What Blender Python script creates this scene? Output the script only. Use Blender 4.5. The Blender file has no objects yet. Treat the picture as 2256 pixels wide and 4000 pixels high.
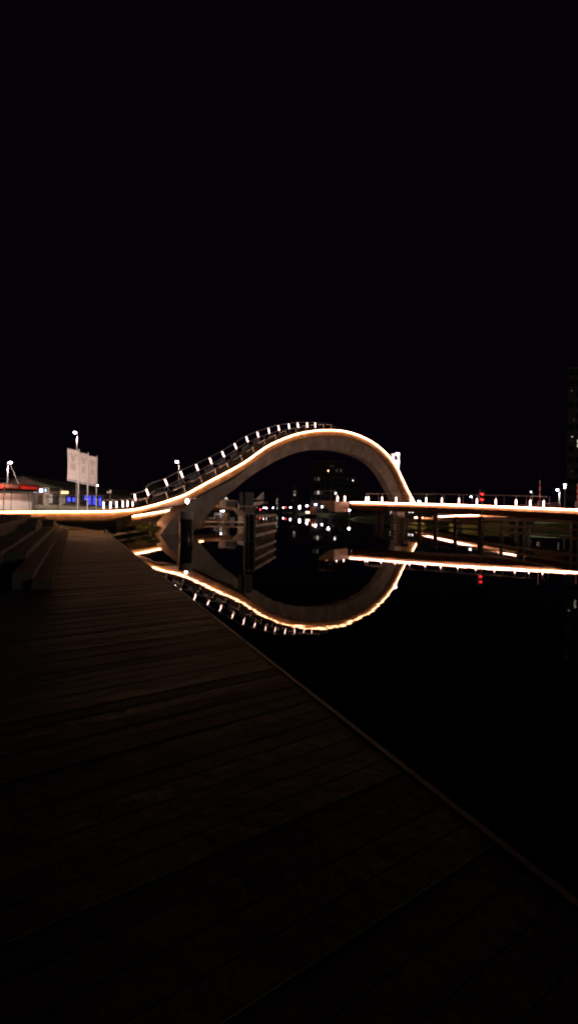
import bpy, math, random
from mathutils import Vector, Matrix
random.seed(7)
sc = bpy.context.scene
col = sc.collection
R = math.radians

# ------------------------------------------------------------------ camera, world, fill sun, exposure
H = 2.05                       # eye above the water (water is z = 0)
F, CX, CY, ROLL = 1500.0, 1128.0, 2000.0, R(1.0)
cam = bpy.data.objects.new('camera', bpy.data.cameras.new('camera'))
col.objects.link(cam)
cam.data.sensor_fit = 'AUTO'
cam.data.sensor_width = 36.0
cam.data.lens = F / 4000.0 * 36.0
cam.data.clip_end = 6000
cam.location = (0, 0, H)
cam.rotation_euler = (Matrix.Rotation(R(90 - 0.115), 4, 'X') @ Matrix.Rotation(ROLL, 4, 'Z')).to_euler()
sc.camera = cam

world = bpy.data.worlds.new('World')
sc.world = world
world.use_nodes = True
nt = world.node_tree
nt.nodes.clear()
sky = nt.nodes.new('ShaderNodeTexSky')
sky.sky_type = 'NISHITA'
sky.sun_disc = False
sky.sun_elevation = R(-8)
sky.sun_rotation = R(200)
bg1 = nt.nodes.new('ShaderNodeBackground'); bg1.inputs[1].default_value = 0.05
bg2 = nt.nodes.new('ShaderNodeBackground')
bg2.inputs[0].default_value = (0.75, 0.30, 1.0, 1)      # faint purple night sky
bg2.inputs[1].default_value = 0.0020
ad = nt.nodes.new('ShaderNodeAddShader')
wo = nt.nodes.new('ShaderNodeOutputWorld')
nt.links.new(sky.outputs[0], bg1.inputs[0])
nt.links.new(bg1.outputs[0], ad.inputs[0])
nt.links.new(bg2.outputs[0], ad.inputs[1])
nt.links.new(ad.outputs[0], wo.inputs[0])
sun = bpy.data.objects.new('moon_light', bpy.data.lights.new('moon_light', 'SUN'))  # added low fill, stands in for light from the right bank
col.objects.link(sun)
sun.data.energy = 0.18
sun.data.angle = R(12)
sun.data.color = (1, 0.93, 0.85)
sun.rotation_euler = Vector((-.85, .5, -.07)).to_track_quat('-Z', 'Y').to_euler()
sun.location = (60, -40, 20)
sc.view_settings.view_transform = 'Standard'
sc.view_settings.look = 'None'
sc.view_settings.exposure = 0
sc.view_settings.gamma = 1
sc.cycles.pixel_filter_type = 'BLACKMAN_HARRIS'
sc.cycles.filter_width = 2.0
sc.cycles.max_bounces = 6
sc.cycles.diffuse_bounces = 3
sc.cycles.glossy_bounces = 3
sc.cycles.use_denoising = True
sc.cycles.sample_clamp_indirect = 4
sc.cycles.caustics_reflective = False
sc.cycles.caustics_refractive = False

# ------------------------------------------------------------------ helpers
def level(x, y):
    u, v = x - CX, y - CY
    return u*math.cos(ROLL) + v*math.sin(ROLL), v*math.cos(ROLL) - u*math.sin(ROLL) + 3.0
def at(x, y, Y):                # photo pixel + depth -> world point
    u, v = level(x, y)
    return Vector((u/F*Y, Y, H - v/F*Y))
def pix(P):                     # world -> photo pixel (approx.)
    u, v = P[0]/P[1]*F, (H-P[2])/P[1]*F - 3.0
    c, s = math.cos(ROLL), math.sin(ROLL)
    return CX + u*c - v*s, CY + v*c + u*s

def tag(o, label=None, cat=None, group=None, kind=None):
    if label: o['label'] = label
    if cat: o['category'] = cat
    if group: o['group'] = group
    if kind: o['kind'] = kind
    return o
def empty(name, loc=(0, 0, 0), rz=0, **k):
    o = bpy.data.objects.new(name, None)
    col.objects.link(o)
    o.location = loc
    o.rotation_euler = (0, 0, rz)
    return tag(o, **k)

class MB:
    def __init__(s): s.v, s.f, s.m = [], [], []
    def add(s, vs, fs, mi=0):
        b = len(s.v)
        s.v += [tuple(v) for v in vs]
        s.f += [tuple(b+i for i in f) for f in fs]
        s.m += [mi]*len(fs)
        return s
    def box(s, c, d, M=None, mi=0):
        x, y, z = d[0]/2, d[1]/2, d[2]/2
        vs = [Vector((i*x, j*y, k*z)) for i in (-1, 1) for j in (-1, 1) for k in (-1, 1)]
        if M is not None: vs = [M @ v for v in vs]
        c = Vector(c)
        return s.add([c+v for v in vs], [(0,1,3,2),(4,6,7,5),(0,4,5,1),(2,3,7,6),(0,2,6,4),(1,5,7,3)], mi)
    def bx(s, x0, x1, y0, y1, z0, z1, mi=0):
        return s.box(((x0+x1)/2, (y0+y1)/2, (z0+z1)/2), (x1-x0, y1-y0, z1-z0), None, mi)
    def tube(s, a, b, r0, r1=None, n=8, mi=0):
        a, b = Vector(a), Vector(b)
        r1 = r0 if r1 is None else r1
        w = (b-a).normalized()
        u = w.orthogonal().normalized(); q = w.cross(u)
        vs = []
        for P, r in ((a, r0), (b, r1)):
            vs += [P + (u*math.cos(2*math.pi*k/n) + q*math.sin(2*math.pi*k/n))*r for k in range(n)]
        fs = [(k, (k+1) % n, n+(k+1) % n, n+k) for k in range(n)]
        fs += [tuple(range(n))[::-1], tuple(range(n, 2*n))]
        return s.add(vs, fs, mi)
    def path(s, pts, r, n=6, mi=0):
        for a, b in zip(pts, pts[1:]): s.tube(a, b, r, r, n, mi)
        return s
    def bar(s, a, b, w, h, mi=0):
        a, b = Vector(a), Vector(b)
        d = b-a; L = d.length; d.normalize()
        side = d.cross(Vector((0, 0, 1)))
        side = side.normalized() if side.length > .01 else Vector((1, 0, 0))
        up = side.cross(d)
        M = Matrix((side, d, up)).transposed()
        return s.box((a+b)/2, (w, L, h), M, mi)
    def ball(s, c, r, n=8, sz=1.0, mi=0):
        c = Vector(c); vs = [c+Vector((0, 0, r*sz))]
        m = n//2
        for i in range(1, m):
            t = math.pi*i/m
            for k in range(n):
                p = 2*math.pi*k/n
                vs.append(c+Vector((r*math.sin(t)*math.cos(p), r*math.sin(t)*math.sin(p), r*sz*math.cos(t))))
        vs.append(c-Vector((0, 0, r*sz)))
        fs = [(0, 1+k, 1+(k+1) % n) for k in range(n)]
        for i in range(m-2):
            for k in range(n):
                a, b = 1+i*n+k, 1+i*n+(k+1) % n
                fs.append((a, a+n, b+n, b))
        l = len(vs)-1; o = 1+(m-2)*n
        fs += [(l, o+(k+1) % n, o+k) for k in range(n)]
        return s.add(vs, fs, mi)
    def sweep(s, rings, mi=0, cap=True):
        n = len(rings[0]); vs = [p for r in rings for p in r]
        fs = []
        for i in range(len(rings)-1):
            for k in range(n):
                a, b = i*n+k, i*n+(k+1) % n
                fs.append((a, b, b+n, a+n))
        if cap: fs += [tuple(range(n))[::-1], tuple((len(rings)-1)*n+k for k in range(n))]
        return s.add(vs, fs, mi)
    def build(s, name, mats, parent=None, smooth=False):
        me = bpy.data.meshes.new(name)
        me.from_pydata(s.v, [], s.f)
        mats = mats if isinstance(mats, (list, tuple)) else [mats]
        for m in mats: me.materials.append(m)
        me.polygons.foreach_set('material_index', s.m)
        if smooth: me.polygons.foreach_set('use_smooth', [True]*len(me.polygons))
        me.update()
        o = bpy.data.objects.new(name, me)
        col.objects.link(o)
        if parent:
            o.parent = parent
            # vertices were given in world space: keep them there
            if parent.type == 'EMPTY' and parent.get('_w', 1):
                o.matrix_parent_inverse = (Matrix.Translation(parent.location) @ parent.rotation_euler.to_matrix().to_4x4()).inverted()
        return o
LOCAL = '_w'
def lempty(name, loc, rz=0, **k):      # children given in local coordinates
    o = empty(name, loc, rz, **k); o[LOCAL] = 0
    return o
def copy_tree(o, parent=None):
    c = o.copy(); col.objects.link(c)
    if parent: c.parent = parent
    for ch in list(o.children): copy_tree(ch, c)
    return c

# ------------------------------------------------------------------ materials
def mat(name, c1, c2=None, rough=.6, scale=3.0, metal=0, bump=0.0, bscale=20, spec=.5, stretch=(1, 1, 1)):
    m = bpy.data.materials.new(name); m.use_nodes = True
    t = m.node_tree; b = t.nodes['Principled BSDF']
    b.inputs['Roughness'].default_value = rough
    b.inputs['Metallic'].default_value = metal
    b.inputs['Specular IOR Level'].default_value = spec
    tc = t.nodes.new('ShaderNodeTexCoord')
    mp = t.nodes.new('ShaderNodeMapping'); mp.inputs['Scale'].default_value = stretch
    t.links.new(tc.outputs['Object'], mp.inputs[0])
    n = t.nodes.new('ShaderNodeTexNoise'); n.inputs['Scale'].default_value = scale; n.inputs['Detail'].default_value = 6
    t.links.new(mp.outputs[0], n.inputs['Vector'])
    r = t.nodes.new('ShaderNodeValToRGB')
    r.color_ramp.elements[0].position = .35; r.color_ramp.elements[1].position = .68
    r.color_ramp.elements[0].color = (*c1, 1); r.color_ramp.elements[1].color = (*(c2 or c1), 1)
    t.links.new(n.outputs[0], r.inputs[0]); t.links.new(r.outputs[0], b.inputs['Base Color'])
    if bump:
        n2 = t.nodes.new('ShaderNodeTexNoise'); n2.inputs['Scale'].default_value = bscale; n2.inputs['Detail'].default_value = 4
        t.links.new(mp.outputs[0], n2.inputs['Vector'])
        bp = t.nodes.new('ShaderNodeBump'); bp.inputs['Strength'].default_value = bump; bp.inputs['Distance'].default_value = .03
        t.links.new(n2.outputs[0], bp.inputs['Height']); t.links.new(bp.outputs[0], b.inputs['Normal'])
    return m
def glow(name, c, e):
    m = bpy.data.materials.new(name); m.use_nodes = True
    b = m.node_tree.nodes['Principled BSDF']
    b.inputs['Base Color'].default_value = (.6, .6, .6, 1)
    b.inputs['Emission Color'].default_value = (*c, 1)
    b.inputs['Emission Strength'].default_value = e
    return m
STRIP = glow('warm_led', (1, .46, .22), 26)
STRIPP = glow('pinkish_led', (1, .49, .35), 34)
STRIPD = glow('warm_led_dim', (1, .42, .17), 8)
TUBE = glow('white_led', (1, .58, .48), 13)
steel = mat('weathered_steel', (.20, .145, .10), (.34, .25, .18), .5, 1.6, 0, .15, 12)
corten = mat('orange_brown_steel', (.26, .15, .075), (.44, .27, .14), .5, 1.4, 0, .15, 10)
steel2 = mat('pale_steel', (.22, .175, .135), (.42, .35, .28), .5, .7, 0, .15, 8)
rail = mat('stainless_rail', (.62, .58, .56), (.7, .67, .65), .4, 5, .15)
dark_rail = mat('dark_rail', (.06, .05, .05), None, .4)
tread = mat('stair_tread', (.22, .17, .13), (.32, .26, .2), .7, 4, 0, .2, 30)
panel = mat('perforated_panel', (.30, .27, .26), (.38, .34, .33), .5, 6)
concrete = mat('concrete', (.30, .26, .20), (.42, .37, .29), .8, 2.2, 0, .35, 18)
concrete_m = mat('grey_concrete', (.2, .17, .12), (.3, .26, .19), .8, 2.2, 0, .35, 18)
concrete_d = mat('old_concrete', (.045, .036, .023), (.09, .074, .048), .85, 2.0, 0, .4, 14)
timber_d = mat('wet_timber', (.03, .022, .018), (.06, .045, .034), .6, 3, 0, .4, 14, stretch=(1, 1, .3))
timber_m = mat('brown_timber', (.13, .10, .07), (.22, .17, .12), .7, 3, 0, .3, 14)
timber_l = mat('pale_timber', (.66, .55, .42), (.8, .7, .56), .7, 3, 0, .3, 14)
white = mat('white_paint', (.68, .66, .64), (.8, .78, .76), .5, 2)
cloth_m = mat('flag_cloth', (.72, .66, .64), (.8, .74, .72), .9, 2)
_t = cloth_m.node_tree; _b = _t.nodes['Principled BSDF']; _tr = _t.nodes.new('ShaderNodeBsdfTranslucent'); _tr.inputs[0].default_value = (.8, .72, .70, 1)
_mx = _t.nodes.new('ShaderNodeMixShader'); _mx.inputs[0].default_value = .45
_t.links.new(_b.outputs[0], _mx.inputs[1]); _t.links.new(_tr.outputs[0], _mx.inputs[2]); _t.links.new(_mx.outputs[0], _t.nodes['Material Output'].inputs[0])
ink = mat('grey_print', (.10, .09, .10), None, .8)
inkb = mat('blue_print', (.08, .16, .32), None, .8)
redm = mat('red_panel', (.75, .035, .02), (.6, .03, .02), .4, 2)
roofm = mat('roof_tiles', (.05, .055, .035), (.09, .09, .055), .8, 2, 0, .3, 10)
brick = mat('brown_brick', (.20, .13, .10), (.30, .20, .15), .8, 2.5, 0, .3, 20)
darkwall = mat('dark_facade', (.022, .015, .014), (.034, .022, .02), .8, .2)
glassd = mat('dark_glass', (.015, .015, .018), None, .1)
black = mat('black_metal', (.02, .02, .02), None, .5)
galv = mat('galvanised_post', (.24, .22, .21), (.34, .32, .3), .45, 8, .3)
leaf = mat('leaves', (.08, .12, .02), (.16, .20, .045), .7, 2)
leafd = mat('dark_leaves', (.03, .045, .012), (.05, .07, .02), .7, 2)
bark = mat('bark', (.07, .05, .035), (.1, .08, .05), .9, 4)
grassm = mat('bank_grass', (.07, .10, .018), (.15, .18, .035), .9, .8, 0, .8, 30)
soil = mat('bank_soil', (.05, .045, .025), (.085, .07, .03), .95, .6, 0, .6, 20)

# ------------------------------------------------------------------ water
def water_mat():
    m = bpy.data.materials.new('canal_water'); m.use_nodes = True
    t = m.node_tree; b = t.nodes['Principled BSDF']
    b.inputs['Base Color'].default_value = (.0015, .0012, .001, 1)
    b.inputs['Roughness'].default_value = .012
    b.inputs['IOR'].default_value = 1.333
    tc = t.nodes.new('ShaderNodeTexCoord')
    a = t.nodes.new('ShaderNodeTexNoise'); a.inputs['Scale'].default_value = .9; a.inputs['Detail'].default_value = 2
    c = t.nodes.new('ShaderNodeTexNoise'); c.inputs['Scale'].default_value = 5; c.inputs['Detail'].default_value = 2
    for n in (a, c): t.links.new(tc.outputs['Object'], n.inputs['Vector'])
    b1 = t.nodes.new('ShaderNodeBump'); b1.inputs['Strength'].default_value = 1; b1.inputs['Distance'].default_value = .0017
    b2 = t.nodes.new('ShaderNodeBump'); b2.inputs['Strength'].default_value = 1; b2.inputs['Distance'].default_value = .0004
    t.links.new(a.outputs[0], b1.inputs['Height']); t.links.new(c.outputs[0], b2.inputs['Height'])
    t.links.new(b1.outputs[0], b2.inputs['Normal']); t.links.new(b2.outputs[0], b.inputs['Normal'])
    return m
w = MB(); w.add([(-3000, -300, 0), (3000, -300, 0), (3000, 4000, 0), (-3000, 4000, 0)], [(0, 1, 2, 3)])
tag(w.build('water', water_mat()), kind='structure')

# ------------------------------------------------------------------ banks
def interp(tab, t):
    if t <= tab[0][0]: return tab[0][1]
    for (a, va), (b, vb) in zip(tab, tab[1:]):
        if t <= b: return va + (vb-va)*(t-a)/(b-a)
    return tab[-1][1]
LSH = [(-60, 35.2), (27.2, -12.95), (27.5, -12.6), (31, -12.9), (40, -12.6), (62, -11.2), (90, -9), (150, -9), (400, -22), (600, -60), (900, -300)]
def left_z(o, Y):
    if Y < 27.0: return interp([(0, .1), (2.3, .2), (2.62, .25), (7.6, .5), (12, 1.5), (40, 1.7)], o)
    return interp([(0, .05), (.3, .25), (3.2, .75), (9, 1.35), (16, 2.0), (24, 2.35), (80, 2.4)], o)
def bank(name, rows, mtl, zf, sgn, sh):
    m = MB(); offs = [0, .3, 1, 2, 2.62, 3.2, 4.6, 6, 7.6, 9, 12, 16, 24, 40, 80, 200, 800, 3000]
    n = len(offs); vs = [(interp(sh, Y), Y, -1.0) for Y in rows]
    vs = []
    for Y in rows:
        x = interp(sh, Y)
        vs.append((x, Y, -1.2))
        for o in offs:
            j = random.uniform(-.07, .07) if .5 < o < 30 and Y > 28 else 0
            vs.append((x+sgn*o, Y, max(zf(o, Y)+j, .02)))
    k = n+1; fs = []
    for i in range(len(rows)-1):
        for q in range(k-1):
            a = i*k+q; f = (a, a+1, a+k+1, a+k)
            fs.append(f if sgn > 0 else f[::-1])
    m.add(vs, fs)
    return tag(m.build(name, mtl), kind='structure')
rows = [-60, -10, 0, 10, 20, 26.9, 27.15] + [27.5+.8*i for i in range(20)] + [45, 48, 52, 56, 60, 64, 70, 80, 90, 110, 150, 200, 300, 400, 600, 900, 3900]
bank('ground', rows, soil, left_z, -1, LSH)
def right_z(o, Y): return interp([(0, .05), (.4, .25), (3, .95), (8, 1.3), (20, 1.35), (80, 1.5)], o)
RSH = [(59, 300), (59.5, 60), (60, 38), (61, 26), (62.5, 20.5), (70, 19.5), (100, 18), (184, 16.5), (263, 9.5), (334, 2), (400, -4), (433, -9), (500, -14), (620, -40)]
rr = [59, 59.5, 60, 61, 62.5] + [64+2*i for i in range(12)] + [90, 100, 120, 150, 184, 220, 263, 300, 334, 400, 433, 500, 620, 900, 3900]
bank('ground', rr, grassm, right_z, 1, RSH)

# ------------------------------------------------------------------ boardwalk (quay frame s along, p to the left)
Q0 = Vector((2.15, 0)); QD = Vector((-.4853, .8744)); QL = Vector((-.8744, -.4853))
def q(s, p, z=0): v = Q0+QD*s+QL*p; return Vector((v.x, v.y, z))
QM = Matrix(((QL.x, QD.x, 0), (QL.y, QD.y, 0), (0, 0, 1)))
def qbox(m, s0, s1, p0, p1, z0, z1, mi=0, taper=0):
    c = q((s0+s1)/2, (p0+p1)/2, (z0+z1)/2)
    return m.box(c, (p1-p0, s1-s0, z1-z0), QM, mi)
def deck_mat():
    m = mat('deck_boards', (.030, .026, .012), (.085, .072, .035), .55, 1.5, 0, .35, 10, spec=.16)
    return m
dm = [deck_mat() for _ in range(4)]
for k, f_ in enumerate((.8, 1.0, 1.18, .92)):
    for e_ in dm[k].node_tree.nodes['Color Ramp'].color_ramp.elements: e_.color = [c_*f_ for c_ in e_.color[:3]]+[1]
    dm[k].node_tree.nodes['Principled BSDF'].inputs['Roughness'].default_value = .5+.05*k
rd = random.Random(5)
b = MB(); s = -6.0
while s < 31.9:
    wd = .138
    p1 = 2.268 if s > 9.86 else 9.0
    z = .45 + random.uniform(-.003, .003)
    c = q(s+wd/2, p1/2+.04, z-.02)
    tlt = Matrix.Rotation(random.uniform(-.012, .012), 3, 'X')
    b.box(c, (p1-.08, wd, .04), QM @ tlt, rd.randrange(4))
    s += wd+.008
tag(b.build('boardwalk', dm), kind='structure')
b = MB(); qbox(b, -6, 31.9, .075, 9.0, .2, .395)
tag(b.build('boardwalk_base', timber_d), kind='structure')
QE = empty('quay_edge', q(5, 0, .4), label='long weathered timber edge beam along the water side of the boardwalk', cat='edge beam')
em_ = mat('edge_timber', (.13, .10, .07), (.22, .18, .12), .5, 3, 0, .1)
for k in range(12):
    s0_ = -6+3.16*k; b = MB(); qbox(b, s0_, s0_+3.148, .03+rd.uniform(0, .005), .072, -.4, .456+rd.uniform(0, .006)); b.build('beam_length', em_, QE)

# terraced concrete seating left of the boardwalk
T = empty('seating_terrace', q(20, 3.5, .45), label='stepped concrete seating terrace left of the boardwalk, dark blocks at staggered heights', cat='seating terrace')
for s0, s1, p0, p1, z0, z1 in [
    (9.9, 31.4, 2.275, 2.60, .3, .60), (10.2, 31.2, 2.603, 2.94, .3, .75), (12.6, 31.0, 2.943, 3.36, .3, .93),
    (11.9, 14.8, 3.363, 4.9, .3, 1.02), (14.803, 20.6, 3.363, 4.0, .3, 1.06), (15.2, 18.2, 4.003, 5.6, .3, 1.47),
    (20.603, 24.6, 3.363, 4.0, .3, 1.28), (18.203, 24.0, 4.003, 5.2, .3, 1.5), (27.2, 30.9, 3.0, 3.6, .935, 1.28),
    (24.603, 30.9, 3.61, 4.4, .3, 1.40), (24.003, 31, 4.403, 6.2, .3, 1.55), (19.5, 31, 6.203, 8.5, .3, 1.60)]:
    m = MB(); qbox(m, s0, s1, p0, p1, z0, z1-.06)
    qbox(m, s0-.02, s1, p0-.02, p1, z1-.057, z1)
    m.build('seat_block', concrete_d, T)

# ------------------------------------------------------------------ curves
def catmull(pts, n=10):
    P = [Vector(p) for p in pts]; P = [2*P[0]-P[1]]+P+[2*P[-1]-P[-2]]; out = []
    for i in range(1, len(P)-2):
        p0, p1, p2, p3 = P[i-1:i+3]
        for k in range(n):
            t = k/n
            out.append(.5*((2*p1)+(-p0+p2)*t+(2*p0-5*p1+4*p2-p3)*t*t+(-p0+3*p1-3*p2+p3)*t**3))
    out.append(P[-2]); return out
def frames(pts, vertical=False):
    out = []
    for i, p in enumerate(pts):
        t = (pts[min(i+1, len(pts)-1)]-pts[max(i-1, 0)]).normalized()
        l = Vector((-t.y, t.x, 0)).normalized()          # left of travel, horizontal
        n = Vector((0, 0, 1)) if vertical else t.cross(l)*-1
        if not vertical: n = l.cross(t)*-1 if (l.cross(t)).z < 0 else l.cross(t)
        out.append((p, t, l, n))
    return out
def sec(fr, S): return [[p+l*a+n*c for a, c in S] for p, t, l, n in fr]
def resample(pts, step):
    out = [pts[0]]; acc = 0
    for a, b in zip(pts, pts[1:]):
        L = (b-a).length
        while acc+L >= step:
            k = (step-acc)/L; a = a+(b-a)*k; out.append(a); L = (b-a).length; acc = 0
        acc += L
    return out
def add_light(name, kind, loc, power, color, parent=None, size=.2, **k):
    d = bpy.data.lights.new(name, kind); d.energy = power; d.color = color
    if kind in ('POINT', 'SPOT'): d.shadow_soft_size = size
    for a, v in k.items(): setattr(d, a, v)
    o = bpy.data.objects.new(name, d); col.objects.link(o)
    if parent:
        o.parent = parent
        if parent.get('_w', 1): o.matrix_parent_inverse = (Matrix.Translation(parent.location) @ parent.rotation_euler.to_matrix().to_4x4()).inverted()
    o.location = loc
    return o

def rail_posts(fr_pick, off, parent, tube_z=(.42, .95), rr=.028, lit=True, hgt=1.05, r=.044):
    """one railing post (and its light tube) at each frame"""
    for (p, t, l, n) in fr_pick:
        base = p+l*off
        m = MB(); m.tube(base+n*.0, base+n*hgt, rr)
        po = m.build('railing_post', rail, parent)
        if lit:
            m = MB(); c = base+l*-.05
            m.tube(c+n*tube_z[0], c+n*tube_z[1], r, r, 8)
            m.build('light_tube', TUBE, po)

# ------------------------------------------------------------------ the arch bridge
PLAN = catmull([(-27, 26.6, 0), (-21, 27.0, 0), (-14, 27.5, 0), (-9.9, 28.7, 0), (-8.4, 30.3, 0), (-6.1, 33.3, 0), (-1, 39.7, 0), (5, 46.6, 0), (12.5, 55, 0), (20.2, 63.6, 0), (22.5, 66.2, 0)], 24)
def on_plan(x, y):              # ray through the pixel column meets the plan curve
    u = level(x, y)[0]/F
    for a, b2 in zip(PLAN, PLAN[1:]):
        fa, fb = a.x-u*a.y, b2.x-u*b2.y
        if fa <= 0 <= fb:
            k = fa/(fa-fb) if fa != fb else 0
            P = a+(b2-a)*k
            return at(x, y, P.y)
    return None
SP = [(-120, 1997.5), (0, 1996), (154, 1995), (300, 1994.5), (385, 1994), (462, 1991.5), (528, 1985.5), (576, 1975), (624, 1962), (673, 1945.5), (721, 1928), (768, 1902.5),
      (816, 1876.5), (864, 1851.5), (912, 1826), (961, 1796.5), (1000, 1768.5), (1037, 1743), (1076, 1723), (1114, 1707), (1153, 1694),
      (1191, 1685.6), (1230, 1680), (1268, 1678), (1307, 1678.5), (1345, 1683), (1384, 1693.5), (1422, 1709), (1461, 1731), (1500, 1763), (1528, 1795),
      (1550, 1829), (1572, 1875), (1594, 1921), (1617, 1962.5), (1628, 1984)]
EDGE = catmull([on_plan(x, y) for x, y in SP if on_plan(x, y)], 6)
EF = frames(resample(EDGE, .35))
W = 2.6
A = empty('arch_bridge', (5, 46.6, 0), label='tall arched footbridge with a glowing orange light strip and stepped deck over the canal', cat='arch bridge')
# deck edge beam + fascia (near), slab, far fascia
S_deck = [(-.05, 0), (-.05, -.03), (0, -.035), (0, -.70), (.34, -.86), (W-.34, -.86), (W, -.70), (W, 0)]
rg = []
for p, t, l, n in EF:
    k = interp([(430, 1), (520, .55), (620, .5), (700, 1)], pix(p)[0])
    rg.append([p+l*a+n*(c*k if c < -.1 else c) for a, c in S_deck])
m = MB(); m.sweep(rg); m.build('deck', corten, A)
m = MB(); m.sweep(sec(EF, [(-.125, -.04), (-.05, -.04), (-.05, -.128), (-.125, -.128)])); m.build('light_strip', STRIP, A)
# stair treads
m = MB(); m2_ = MB()
for p, t, l, n in EF:
    if t.z > .12 and p.y > 28 or t.z < -.12:
        (m if t.z > 0 else m2_).box(p+l*(W/2)+Vector((0, 0, .07)), (W-.5, .30, .10), Matrix((l, l.cross(Vector((0, 0, 1))), Vector((0, 0, 1)))).transposed())
m.build('stair_flight', tread, A); m2_.build('stair_flight', tread, A)

# main rib: side profile on a vertical plane along the arch
AO = Vector((5, 46.6, 0)); AT = Vector((.664, .748, 0)).normalized(); AN = Vector((-AT.y, AT.x, 0))
def on_plane(x, y, off):
    u = level(x, y)[0]/F
    o = AO+AN*off
    a = (u*o.y-o.x)/(AT.x-u*AT.y)
    P = o+AT*a
    return at(x, y, P.y)
B1 = [(606, 2125), (622, 2095), (655, 2050), (700, 2000), (760, 1953), (830, 1912), (912, 1871), (960, 1834), (998, 1804), (1037, 1776), (1076, 1752), (1114, 1733), (1153, 1720), (1191, 1711), (1230, 1705),
      (1268, 1703), (1307, 1704), (1345, 1709.5), (1384, 1720), (1422, 1738), (1455, 1761), (1482, 1787), (1508, 1818), (1535, 1864), (1563, 1930), (1577, 1994), (1582, 2075)]
B2 = [(730, 2110), (768, 2062), (800, 2024), (842, 1975), (882, 1937), (915, 1911), (955, 1878), (998, 1847), (1037, 1823.5), (1076, 1801), (1114, 1784), (1153, 1770), (1191, 1761), (1230, 1755.5),
      (1268, 1755), (1307, 1758), (1345, 1765), (1384, 1776), (1413, 1789), (1440, 1805), (1462, 1824), (1484, 1851), (1506, 1887), (1530, 1932), (1544, 1970), (1551, 2000), (1553, 2072)]
c1 = catmull([on_plane(x, y, .42) for x, y in B1], 8)
c2 = catmull([on_plane(x, y, .80) for x, y in B2], 8)
def equal(c, n):
    L = [0]
    for a, b2 in zip(c, c[1:]): L.append(L[-1]+(b2-a).length)
    out = []
    for i in range(n):
        t = L[-1]*i/(n-1); k = max(j for j in range(len(L)) if L[j] <= t+1e-9); k = min(k, len(c)-2)
        out.append(c[k]+(c[k+1]-c[k])*((t-L[k])/(L[k+1]-L[k]+1e-9)))
    return out
e1, e2 = equal(c1, 120), equal(c2, 120)
rings = []
for a, b2 in zip(e1, e2):
    up = (a-b2).normalized()*.0
    rings.append([a+up, b2, b2+AN*(W-1.6), a+AN*(W-.84)+up])
m = MB(); m.sweep(rings); m.build('arch_rib', steel2, A)
for i in range(12, 112, 9):
    a, b2 = e1[i]-AN*.012, e2[i]-AN*.012
    m = MB(); m.bar(a+(b2-a)*.02, a+(b2-a)*.98, .05, .03); m.build('panel_seam', steel, A)

# far side railing with light tubes
def nearest_frame(fr, px, off, h, lo=0, hi=None):
    best = None
    for i, (p, t, l, n) in enumerate(fr[lo:hi]):
        d = abs(pix(p+l*off+n*h)[0]-px)
        if best is None or d < best[0]: best = (d, i+lo)
    return fr[best[1]]
FINE = frames(resample(EDGE, .08))
iA = min(range(len(FINE)), key=lambda i: abs(pix(FINE[i][0])[0]-560))
iTop = min(range(len(FINE)), key=lambda i: abs(pix(FINE[i][0])[0]-1330))
offr = W-.06
led = [529, 575, 646, 709, 767, 820, 869, 917, 962, 1006, 1048, 1086, 1126, 1162, 1197, 1229]
tubes = [nearest_frame(FINE, x, offr, .9, 0, iTop) for x in led]
rail_posts(tubes, offr, A, (.62, 1.12), hgt=1.2)
# plain posts on the descending side
i = iTop; dsc = []
while i < len(FINE): dsc.append(FINE[i]); i += 25
rail_posts(dsc, offr, A, lit=False, hgt=.9)
s0 = FINE.index(tubes[0])-6
m = MB(); m.path([p+l*offr+n*(1.2 if k*6+s0 < iTop else 1.2-.3*min(1, (k*6+s0-iTop)/60)) for k, (p, t, l, n) in enumerate(FINE[s0::6])], .034); m.build('handrail', rail, A)
m = MB(); m.path([p+l*(offr-.02)+n*.55 for p, t, l, n in FINE[s0:iTop:6]], .026); m.build('handrail', rail, A)
# grey infill panels low on the far side, near each post
for a, b2 in zip(tubes[:9], tubes[1:10]):
    i = (FINE.index(a)+FINE.index(b2))//2
    p, t, l, n = FINE[i]
    m = MB(); m.box(p+l*(offr-.35)+n*.27, (.9, .05, .42), Matrix((t, l, n)).transposed()); m.build('side_panel', panel, A)
# near side T posts with short rails, kinked mid rails
for k, x in enumerate([575, 651, 721, 786, 842, 890, 944, 990, 1033, 1076, 1116, 1155, 1192, 1229, 1262, 1293]):
    p, t, l, n = nearest_frame(FINE, x, .12, .3, 0, iTop)
    base = p+l*.12
    m = MB(); m.tube(base, base+n*.58, .036)
    m.tube(base+n*.58-t*1.0, base+n*.60+t*.15, .032)
    m.build('short_handrail', rail, A)
for k, x in enumerate([640, 700, 815, 1030]):
    p, t, l, n = nearest_frame(FINE, x, 1.6, .6, 0, iTop)
    c = p+l*1.6
    m = MB(); m.path([c+n*.05, c+n*.6, c+n*.72+t*.5, c+n*.55+t*1.1, c+n*.6+t*2.0], .026); m.build('kinked_handrail', rail, A)
# railing along the level left end
lv = [i for i, (p, t, l, n) in enumerate(FINE) if pix(p)[0] < 400]
m = MB(); pts = [FINE[i][0]+FINE[i][2]*1.2+Vector((0, 0, 1.12)) for i in lv if i % 8 == 0 and pix(FINE[i][0])[0] > 130]
m.path(pts, .022); m.build('handrail', rail, A)
m = MB(); m.path([p-Vector((0, 0, .12)) for p in pts], .028); m.build('handrail', dark_rail, A)
for x in (13, 135, 225, 308, 354, 396):
    p, t, l, n = nearest_frame(FINE, x, 1.2, .5)
    c = p+l*1.2; m = MB(); m.tube(c, c+Vector((.06, 0, 1.14 if x > 20 else 2.1)), .028); m.build('railing_post', rail, A)
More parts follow.
